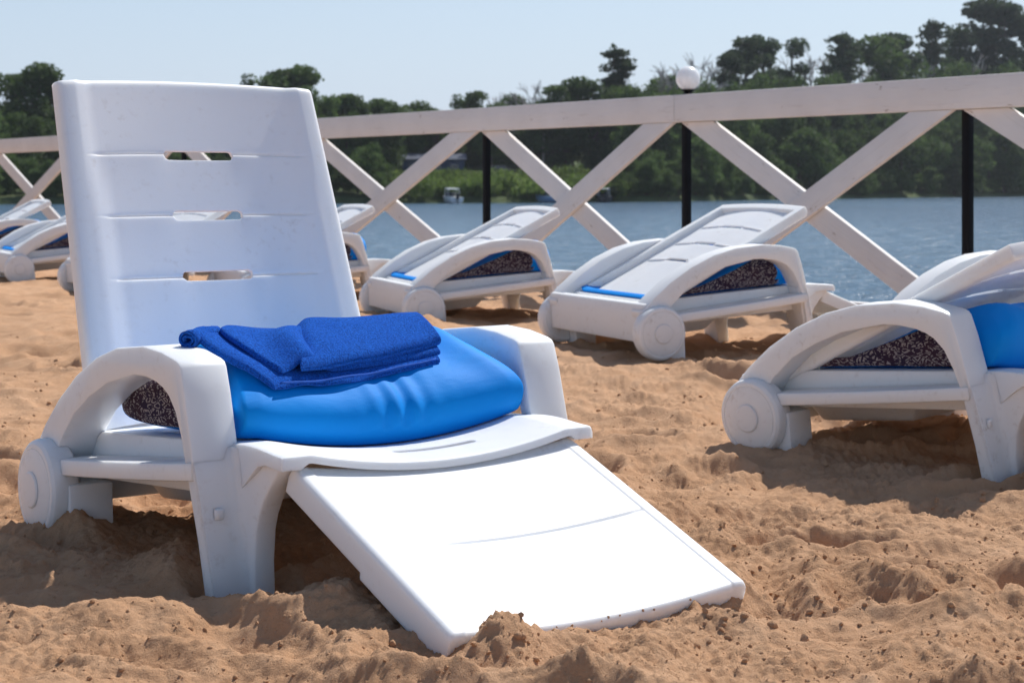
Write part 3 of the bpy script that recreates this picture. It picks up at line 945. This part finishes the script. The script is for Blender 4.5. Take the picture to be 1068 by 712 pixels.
def tree_meshes(kind, seed):
    """unit-ish tree 10 m tall: returns trunk bmesh, crown bmesh or None"""
    r = np.random.default_rng(seed)
    tb = bmesh.new(); cb = bmesh.new()
    if kind == 'round':
        H = 10
        top = (r.normal() * .3, r.normal() * .3, H * .8)
        tube(tb, [(0, 0, -.4), (.05, 0, H * .3), (top[0] * .6, top[1] * .6, H * .58), top], [.24, .19, .12, .03])
        cs = []
        nb = 16 + int(r.integers(6))
        for k in range(nb):
            a = r.random() * 2 * pi; hh = H * (.26 + .66 * r.random()); 
            spread = 2.75 * math.sqrt(max(.03, 1 - (((hh / H - .2) / .8 - .35) / .70) ** 2))
            rr = spread * (.35 + .65 * r.random())
            c = (math.cos(a) * rr, math.sin(a) * rr, hh, .8 + .75 * r.random(), .65 + .55 * r.random())
            cs.append(c)
            tube(tb, [(0, 0, hh * .55), (c[0] * .5, c[1] * .5, hh * .8), (c[0], c[1], hh)], [.09, .05, .015], 5)
        leaf_cloud(cb, cs, 7000, .33, r)
    elif kind == 'bushy':         # foliage from the ground up
        H = 10
        tube(tb, [(0, 0, -.4), (.05, 0, H * .4), (.1, .1, H * .8)], [.2, .14, .03])
        cs = []
        for k in range(26):
            a = r.random() * 2 * pi; hh = H * (.06 + .86 * r.random()); rr = 3.4 * (1 - (hh / H) ** 1.6) ** .6 * (.3 + .7 * r.random())
            cs.append((math.cos(a) * rr, math.sin(a) * rr, hh, .85 + .8 * r.random(), .7 + .6 * r.random()))
        leaf_cloud(cb, cs, 5600, .36, r)
    elif kind == 'pine':
        H = 10
        tube(tb, [(0, 0, -.4), (.06, .03, H * .5), (.0, 0, H * .97)], [.20, .13, .02])
        cs = []
        z = H * .34
        while z < H * .98:
            t = (z / H - .34) / .64
            L = (2.5 * (1 - t) ** .8 + .35) * (.6 + .6 * r.random())
            for k in range(3 + int(r.integers(3))):
                a = r.random() * 2 * pi; l = L * (.55 + .6 * r.random())
                e = (math.cos(a) * l, math.sin(a) * l, z + l * .12)
                tube(tb, [(0, 0, z - .1), e], [.05, .012], 4)
                cs.append((e[0] * .85, e[1] * .85, e[2] + .1, .62 * (.7 + .6 * r.random()), .30))
                cs.append((e[0] * .45, e[1] * .45, e[2], .5, .25))
            z += H * .055 * (.8 + .6 * r.random())
        cs.append((0, 0, H * .97, .3, .5))
        leaf_cloud(cb, cs, 5200, .26, r)
    elif kind == 'tall':          # open-crowned pine: bare stem, crown high up
        H = 10
        tube(tb, [(0, 0, -.4), (.1, 0, H * .4), (.2, .1, H * .75), (.25, .1, H * .95)], [.17, .14, .09, .02])
        cs = []
        for k in range(15):
            a = r.random() * 2 * pi; hh = H * (.52 + .44 * r.random()); l = (.45 + 1.5 * r.random()) * max(.2, 1.25 - 2.0 * (hh / H - .5))
            e = (math.cos(a) * l, math.sin(a) * l, hh)
            tube(tb, [(.15, .05, hh - .35), e], [.06, .014], 5)
            cs.append((e[0], e[1], e[2], .5 + .45 * r.random(), .38 + .3 * r.random()))
        leaf_cloud(cb, cs, 4200, .25, r)
    else:                          # bare
        H = 10
        def br(p, d, l, rad, lev):
            e = p + d * l
            tube(tb, [p, (p + e) / 2 + Vector(r.normal(size=3)) * l * .05, e], [rad, rad * .75, rad * .5], 4)
            if lev == 0: return
            for k in range(3 if lev > 1 else 4):
                nd = (d + Vector(r.normal(size=3)) * .42).normalized(); nd.z = abs(nd.z) * .8 + .2
                br(p + (e - p) * (.45 + .5 * r.random()), nd.normalized(), l * (.55 + .2 * r.random()), max(rad * .55, .042), lev - 1)
        br(Vector((0, 0, -.4)), Vector((.02, .01, 1)), 4.6, .20, 4)
    def mesh(bm, nm):
        me = bpy.data.meshes.new(nm); bm.to_mesh(me); bm.free(); return me
    return mesh(tb, 'trunk'), (mesh(cb, 'crown') if len(cb.verts) else None)

PROTO = {}
def get_tree(kind, i):
    if (kind, i) not in PROTO: PROTO[(kind, i)] = tree_meshes(kind, 100 + 17 * i + {'round': 0, 'bushy': 500, 'pine': 1000, 'tall': 2000, 'bare': 3000}[kind])
    return PROTO[(kind, i)]

LAB = {'bushy': ('leafy_tree', 'low bushy tree with foliage down to the far waterline', 'bushy trees at the foot of the far wood', 'leaf'),
       'round': ('leafy_tree', 'dark leafy broad tree on the far shore', 'dense broadleaf trees along the far shore', 'leaf'),
       'pine': ('pine_tree', 'dark layered conifer on the far shore', 'conifers along the far shore', 'needle'),
       'tall': ('pine_tree', 'tall open crowned pine against the sky on the far shore', 'open crowned pines along the far shore', 'needle'),
       'bare': ('bare_tree', 'pale leafless tree standing up against the sky on the far shore', 'leafless trees along the far shore', 'paletwig')}
tcount = 0
FAR = []
def tree_at(px, d, top_px, kind, i, wide=1.0, mat=None, layer='sky'):
    """stand a tree so far behind the shore along the bearing of photo column px, as tall as the photo shows"""
    global tcount
    k = (px - 534) / 1840
    # march out from the shoreline
    y = 150.0
    for it in range(40):
        y = float(shore_y(k * y)) + d
    x = k * y
    z0 = float(land_h(x, y))
    ztop = HC + (193 - top_px) * y / 1840
    h = ztop - z0
    nm, lab, grp, mk = LAB[kind]
    tm, cm = get_tree(kind, i)
    root = empty(nm, (x, y, z0), (0, 0, (tcount * 2.399) % 6.283)); tcount += 1
    s = h / 10.0
    root.scale = (s * wide, s * wide, s)
    FAR.append((px, kind, layer, root))
    t = link_mesh('trunk', tm, M['paletwig'] if kind == 'bare' else M['bark'], root)
    if cm: link_mesh('crown', cm, M[mat or mk], root, smooth=0)

random.seed(3)
# skyline of the photograph: (column, row of the tree top, kind)
SKY = [(-60, 78, 'round'), (-25, 72, 'round'), (8, 74, 'round'), (36, 68, 'round'), (62, 78, 'round'), (95, 92, 'round'), (130, 96, 'round'), (165, 92, 'round'), (200, 90, 'round'), (235, 84, 'round'),
       (275, 70, 'round'), (303, 70, 'round'), (330, 92, 'round'), (352, 94, 'round'), (380, 97, 'round'), (405, 104, 'round'), (430, 106, 'round'), (457, 107, 'round'), (486, 93, 'round'), (512, 108, 'round'),
       (540, 100, 'round'), (562, 97, 'round'), (590, 88, 'round'), (615, 82, 'round'), (640, 48, 'pine'), (665, 80, 'round'), (690, 76, 'round'), (700, 90, 'round'), (722, 92, 'round'),
       (776, 38, 'tall'), (800, 36, 'tall'), (822, 38, 'tall'), (764, 58, 'tall'), (840, 84, 'round'), (880, 36, 'pine'), (905, 38, 'round'), (930, 36, 'tall'), (955, 72, 'round'),
       (972, 22, 'pine'), (1000, 30, 'pine'), (1030, 2, 'tall'), (1048, -2, 'pine'), (1072, 12, 'tall'), (1100, 0, 'pine'), (1130, 20, 'round'), (1160, 10, 'pine'), (1200, 20, 'round')]
for k, (px, tp, kd) in enumerate(SKY):
    tree_at(px, 30 + 14 * random.random(), tp, kd, k % 4, {'round': 1.15, 'pine': 1.0, 'tall': 1.2}[kd] * (.9 + .25 * random.random()))
for px, tp in ((728, 50), (741, 47), (755, 62), (846, 44), (858, 40), (868, 52), (519, 88), (557, 80), (566, 84), (948, 40), (990, 40), (690, 55)):
    tree_at(px, 34 + 8 * random.random(), tp, 'bare', int(px) % 3, 1.1)
# middle storey filling the wood
for px in range(-70, 1190, 20):
    if 390 < px < 640: tp = 104 + random.random() * 18; d = 36
    elif px > 640: tp = 92 + random.random() * 30; d = 14
    else: tp = 100 + random.random() * 26; d = 18
    tree_at(px + random.random() * 12, d + 8 * random.random(), tp, 'bushy', random.randrange(4), 1.0, None, 'wood')
for px in range(640, 1190, 17):
    tree_at(px + random.random() * 12, 24 + 6 * random.random(), (96 if px < 760 else 84 if px < 960 else 66) - 14 * random.random(), 'bushy', random.randrange(4), .8, None, 'wood')
# waterside trees
for px in range(-70, 1190, 15):
    if 400 < px < 630: continue
    tp = (146 + random.random() * 26) if px < 700 else 122 + random.random() * 44
    tree_at(px + random.random() * 10, 2.0 + 5 * random.random(), tp, 'bushy', random.randrange(4), 1.25, 'leaf' if px > 690 else ('bush' if random.random() < .45 else 'leaf'), 'shore')
for px in range(640, 1190, 13):
    tree_at(px + random.random() * 10, .8 + 1.5 * random.random(), 172 + 14 * random.random(), 'bushy', random.randrange(4), 1.6, None, 'edge')

# shrubs on the open slope
def shrub_mesh(seed):
    r = np.random.default_rng(seed); bm = bmesh.new()
    cs = [(r.normal() * .9, r.normal() * .7, .45 + .5 * r.random(), .55 + .4 * r.random(), .45 + .3 * r.random()) for k in range(9)]
    leaf_cloud(bm, cs, 900, .22, r)
    me = bpy.data.meshes.new('shrub'); bm.to_mesh(me); bm.free(); return me
SHR = [shrub_mesh(s) for s in range(4)]
for k in range(70):
    px = 385 + 265 * random.random(); d = 1.2 + 20 * random.random() ** 1.4
    kk = (px - 534) / 1840; y = 170.0
    for it in range(30): y = float(shore_y(kk * y)) + d
    x = kk * y
    o = link_mesh('shrub', SHR[k % 4], M['bush'], None, (x, y, float(land_h(x, y)) - .1), (0, 0, k * 1.7), smooth=0)
    s = .7 + .8 * random.random(); o.scale = (s * 1.2, s, s)
    FAR.append((px, 'shrub', 'slope', o))

ORD = 'first second third fourth fifth sixth seventh eighth ninth tenth eleventh twelfth thirteenth fourteenth fifteenth sixteenth'.split()
def where(px):
    for lim, t in ((-8, 'beyond the left edge of the photo'), (60, 'left of the raised backrest'), (330, 'hidden behind the raised backrest'), (505, 'between the backrest and next fence post'),
                   (713, 'just left of the globe lamp'), (1006, 'right of the globe lamp'), (1074, 'right of the last fence post')):
        if px < lim: return t
    return 'beyond the right edge of the photo'
KIND = {'round': 'broad leafy tree', 'pine': 'layered conifer', 'tall': 'open crowned pine', 'bare': 'pale leafless tree'}
LAYER = {'wood': ('tree in the dense green wood {}', 'trees in the green wood {}'), 'shore': ('bushy tree near the far waterline {}', 'bushy trees near the far waterline {}'),
         'edge': ('low leafy thicket right on the far waterline {}', 'low thickets on the far waterline {}'), 'slope': ('bright green bush on the far grassy slope {}', 'bushes on the far grassy slope {}')}
cnt = {}
for px, kind, layer, o in sorted(FAR, key=lambda f: f[0]):
    w = where(px)
    if layer == 'sky':
        k = cnt.get((kind, w), 0); cnt[(kind, w)] = k + 1
        tag(o, ORD[k] + ' ' + KIND[kind] + ' on the skyline ' + w, 'tree', 'trees on the skyline of the far shore')
    else:
        lab, grp = LAYER[layer]
        tag(o, lab.format(w), 'bush' if layer == 'slope' else 'tree', grp.format(w))

def at_shore(px, d):
    kk = (px - 534) / 1840; y = 170.0
    for it in range(30): y = float(shore_y(kk * y)) + d
    return kk * y, y

# blue shed, parked car, boats
M['shedblue'] = simple('blue_painted_cladding', (.028, .052, .125), .7, .25, 1.5)
M['shedroof'] = simple('blue_sheet_roof', (.030, .045, .085), .6, .2, 1)
M['white'] = simple('white_gelcoat', (.72, .74, .76), .35, .06, 3)
M['hullblue'] = simple('pale_blue_hull', (.22, .36, .58), .4, .1, 3)
M['dark'] = simple('dark_paint', (.02, .022, .03), .35, .2, 3)
M['glass'] = simple('tinted_glass', (.02, .03, .04), .1, .1, 3, spec=.8)
M['rubber'] = simple('black_rubber', (.015, .015, .015), .85, .2, 6)
M['door'] = simple('grey_door', (.10, .11, .13), .6, .15, 3)
def shed():
    x, y = at_shore(452, 30); z = HC + (193 - 182) * y / 1840
    root = empty('shed', (x, y, z), (0, 0, .08)); tag(root, 'long low dark blue shed on the far slope behind the fence', 'shed')
    bm = bmesh.new(); prism(bm, [(-2.0, -1.5), (2.0, -1.5), (2.0, 1.75), (0, 2.35), (-2.0, 1.75)], 0, -3.6, 3.6); from_bm('wall', bm, M['shedblue'], root)
    for s in (-1, 1):
        bm = bmesh.new(); prism(bm, [(s * 2.35, 1.68), (s * 2.35, 1.76), (0, 2.46), (0, 2.38)], 0, -3.85, 3.85); from_bm('roof', bm, M['shedroof'], root)
    for xx in (-2.5, .4, 2.4):
        bm = bmesh.new(); box(bm, (xx, -2.01, .85), (.95, .05, .7)); w = from_bm('window', bm, M['glass'], root)
    bm = bmesh.new(); box(bm, (-1.1, -2.015, .45), (.9, .06, 1.9)); from_bm('door', bm, M['door'], root)
shed()
def car():
    x, y = at_shore(522, 26); z = HC + (193 - 184) * y / 1840
    z = max(z, float(land_h(x, y)))
    root = empty('parked_car', (x, y, z), (0, 0, .15)); tag(root, 'small dark car parked on the far slope', 'car')
    bm = bmesh.new(); prism(bm, [(-1.7, .25), (1.7, .25), (1.75, .6), (1.6, .78), (.9, .85), (.45, 1.28), (-.9, 1.3), (-1.35, .88), (-1.72, .8)], 1, -.75, .75); from_bm('body', bm, M['dark'], root, bevel=.05)
    for s in (-1, 1):
        bm = bmesh.new(); prism(bm, [(.78, .86), (.4, 1.2), (-.82, 1.22), (-1.18, .9)], 1, s * .752, s * .765); from_bm('side_window', bm, M['glass'], root)
        for xx in (-1.05, 1.05):
            bm = bmesh.new(); lathe(bm, [(0, -.09), (.27, -.09), (.30, -.05), (.30, .05), (.27, .09), (0, .09)], n=20)
            w = from_bm('wheel', bm, M['rubber'], root); w.location = (xx, s * .70, .30); w.rotation_euler = (0, 0, pi / 2)
car()
def boat(px, row, rot, hull, label, canopy=True):
    x, y = at_shore(px, -1.0); z = WZ
    root = empty('motor_boat', (x, y, z), (0, 0, rot)); tag(root, label, 'boat')
    bm = bmesh.new()
    secs = [(-1.9, .70, .62), (-1.0, .80, .62), (.2, .78, .68), (1.2, .52, .78), (1.9, .06, .90)]
    rows = []
    for xx, w, h in secs:
        rows.append([bm.verts.new(p) for p in ((xx, -w, h), (xx, -w * .85, .15), (xx, 0, -.12), (xx, w * .85, .15), (xx, w, h))])
    for A_, B_ in zip(rows, rows[1:]):
        for k in range(4): bm.faces.new((A_[k], A_[k + 1], B_[k + 1], B_[k]))
        bm.faces.new((A_[4], A_[0], B_[0], B_[4]))
    bm.faces.new(rows[0]); bm.faces.new(rows[-1])
    from_bm('hull', bm, hull, root, bevel=.02)
    bm = bmesh.new(); prism(bm, [(.75, .70), (.35, 1.15), (.28, 1.15), (.62, .68)], 1, -.55, .55); from_bm('windscreen', bm, M['glass'], root)
    bm = bmesh.new(); box(bm, (-2.05, 0, .72), (.3, .34, .5)); box(bm, (-2.08, 0, .2), (.12, .12, .6)); from_bm('outboard_motor', bm, M['dark'], root, bevel=.04)
    if canopy:
        bm = bmesh.new(); prism(bm, [(-.75, 1.42), (.35, 1.50), (.35, 1.55), (-.75, 1.47)], 1, -.62, .62)
        for xx in (-.7, .3):
            for yy in (-.58, .58): box(bm, (xx, yy, 1.05), (.04, .04, .82))
        from_bm('canopy', bm, M['white'], root)
boat(471, 205, 1.9, M['white'], 'grey white motor boat with canopy moored left of the fence post')
boat(574, 206, 2.6, M['hullblue'], 'low pale blue boat at the far waterline seen through the fence', False)
boat(629, 204, 1.7, M['dark'], 'dark hulled motor boat with a canopy at the far waterline')

def haze():
    bm = bmesh.new(); box(bm, (0, 260, 14), (1300, 1240, 40))
    o = from_bm('haze', bm, None, smooth=0)
    m = bpy.data.materials.new('thin_summer_haze'); m.use_nodes = True; nt = m.node_tree; nt.nodes.clear()
    out = nt.nodes.new('ShaderNodeOutputMaterial'); v = nt.nodes.new('ShaderNodeVolumePrincipled')
    v.inputs['Color'].default_value = (.86, .92, 1, 1); v.inputs['Density'].default_value = HAZE; v.inputs['Anisotropy'].default_value = .3
    nt.links.new(v.outputs[0], out.inputs['Volume']); o.data.materials.append(m)
    tag(o, kind='stuff', label='thin bluish summer haze over the lake', cat='haze')
HAZE = .00017
haze()

# ------------------------------------------------------------------ light, sky, camera
w = bpy.data.worlds.new('World'); scene.world = w; w.use_nodes = True
nt = w.node_tree; bg = nt.nodes['Background']
sky = nt.nodes.new('ShaderNodeTexSky'); sky.sky_type = 'NISHITA'; sky.sun_disc = False
sky.sun_elevation = math.asin(SUN.z); sky.sun_rotation = math.atan2(SUN.x, SUN.y)
sky.air_density = 1.0; sky.dust_density = .6; sky.ozone_density = .45; sky.altitude = 100
# summer haze: the physical sky fades to a pale blue towards the horizon, all round
tc = nt.nodes.new('ShaderNodeTexCoord'); sx = nt.nodes.new('ShaderNodeSeparateXYZ'); nt.links.new(tc.outputs['Generated'], sx.inputs[0])
hz = nt.nodes.new('ShaderNodeMapRange'); nt.links.new(sx.outputs[2], hz.inputs[0])
hz.inputs[1].default_value = 0; hz.inputs[2].default_value = .24; hz.inputs[3].default_value = .86; hz.inputs[4].default_value = .0
mx = nt.nodes.new('ShaderNodeMix'); mx.data_type = 'RGBA'; nt.links.new(hz.outputs[0], mx.inputs[0]); nt.links.new(sky.outputs[0], mx.inputs[6]); mx.inputs[7].default_value = (5.05, 6.1, 8.15, 1)
nt.links.new(mx.outputs[2], bg.inputs[0]); bg.inputs[1].default_value = .082
sl = bpy.data.lights.new('sun', 'SUN'); sl.energy = 3.4; sl.angle = R(.53); sl.color = (1, .955, .89)
so = bpy.data.objects.new('sun', sl); COL.objects.link(so)
so.rotation_euler = (-SUN).to_track_quat('-Z', 'Y').to_euler(); so.location = (5, 8, 12)

cam = bpy.data.cameras.new('camera'); co = bpy.data.objects.new('camera', cam); COL.objects.link(co)
co.location = (0, 0, HC); co.rotation_euler = (pi / 2, 0, 0)
cam.lens = CAM_F; cam.sensor_width = 36; cam.shift_y = (193 - 356) / 1068
cam.clip_start = .05; cam.clip_end = 3000
cam.dof.use_dof = True; cam.dof.focus_distance = 2.95; cam.dof.aperture_fstop = 12.0
scene.camera = co
scene.view_settings.view_transform = 'Standard'; scene.view_settings.look = 'None'
scene.view_settings.exposure = .44; scene.view_settings.gamma = 1
scene.render.engine = 'CYCLES'
scene.cycles.use_denoising = True
scene.cycles.max_bounces = 8
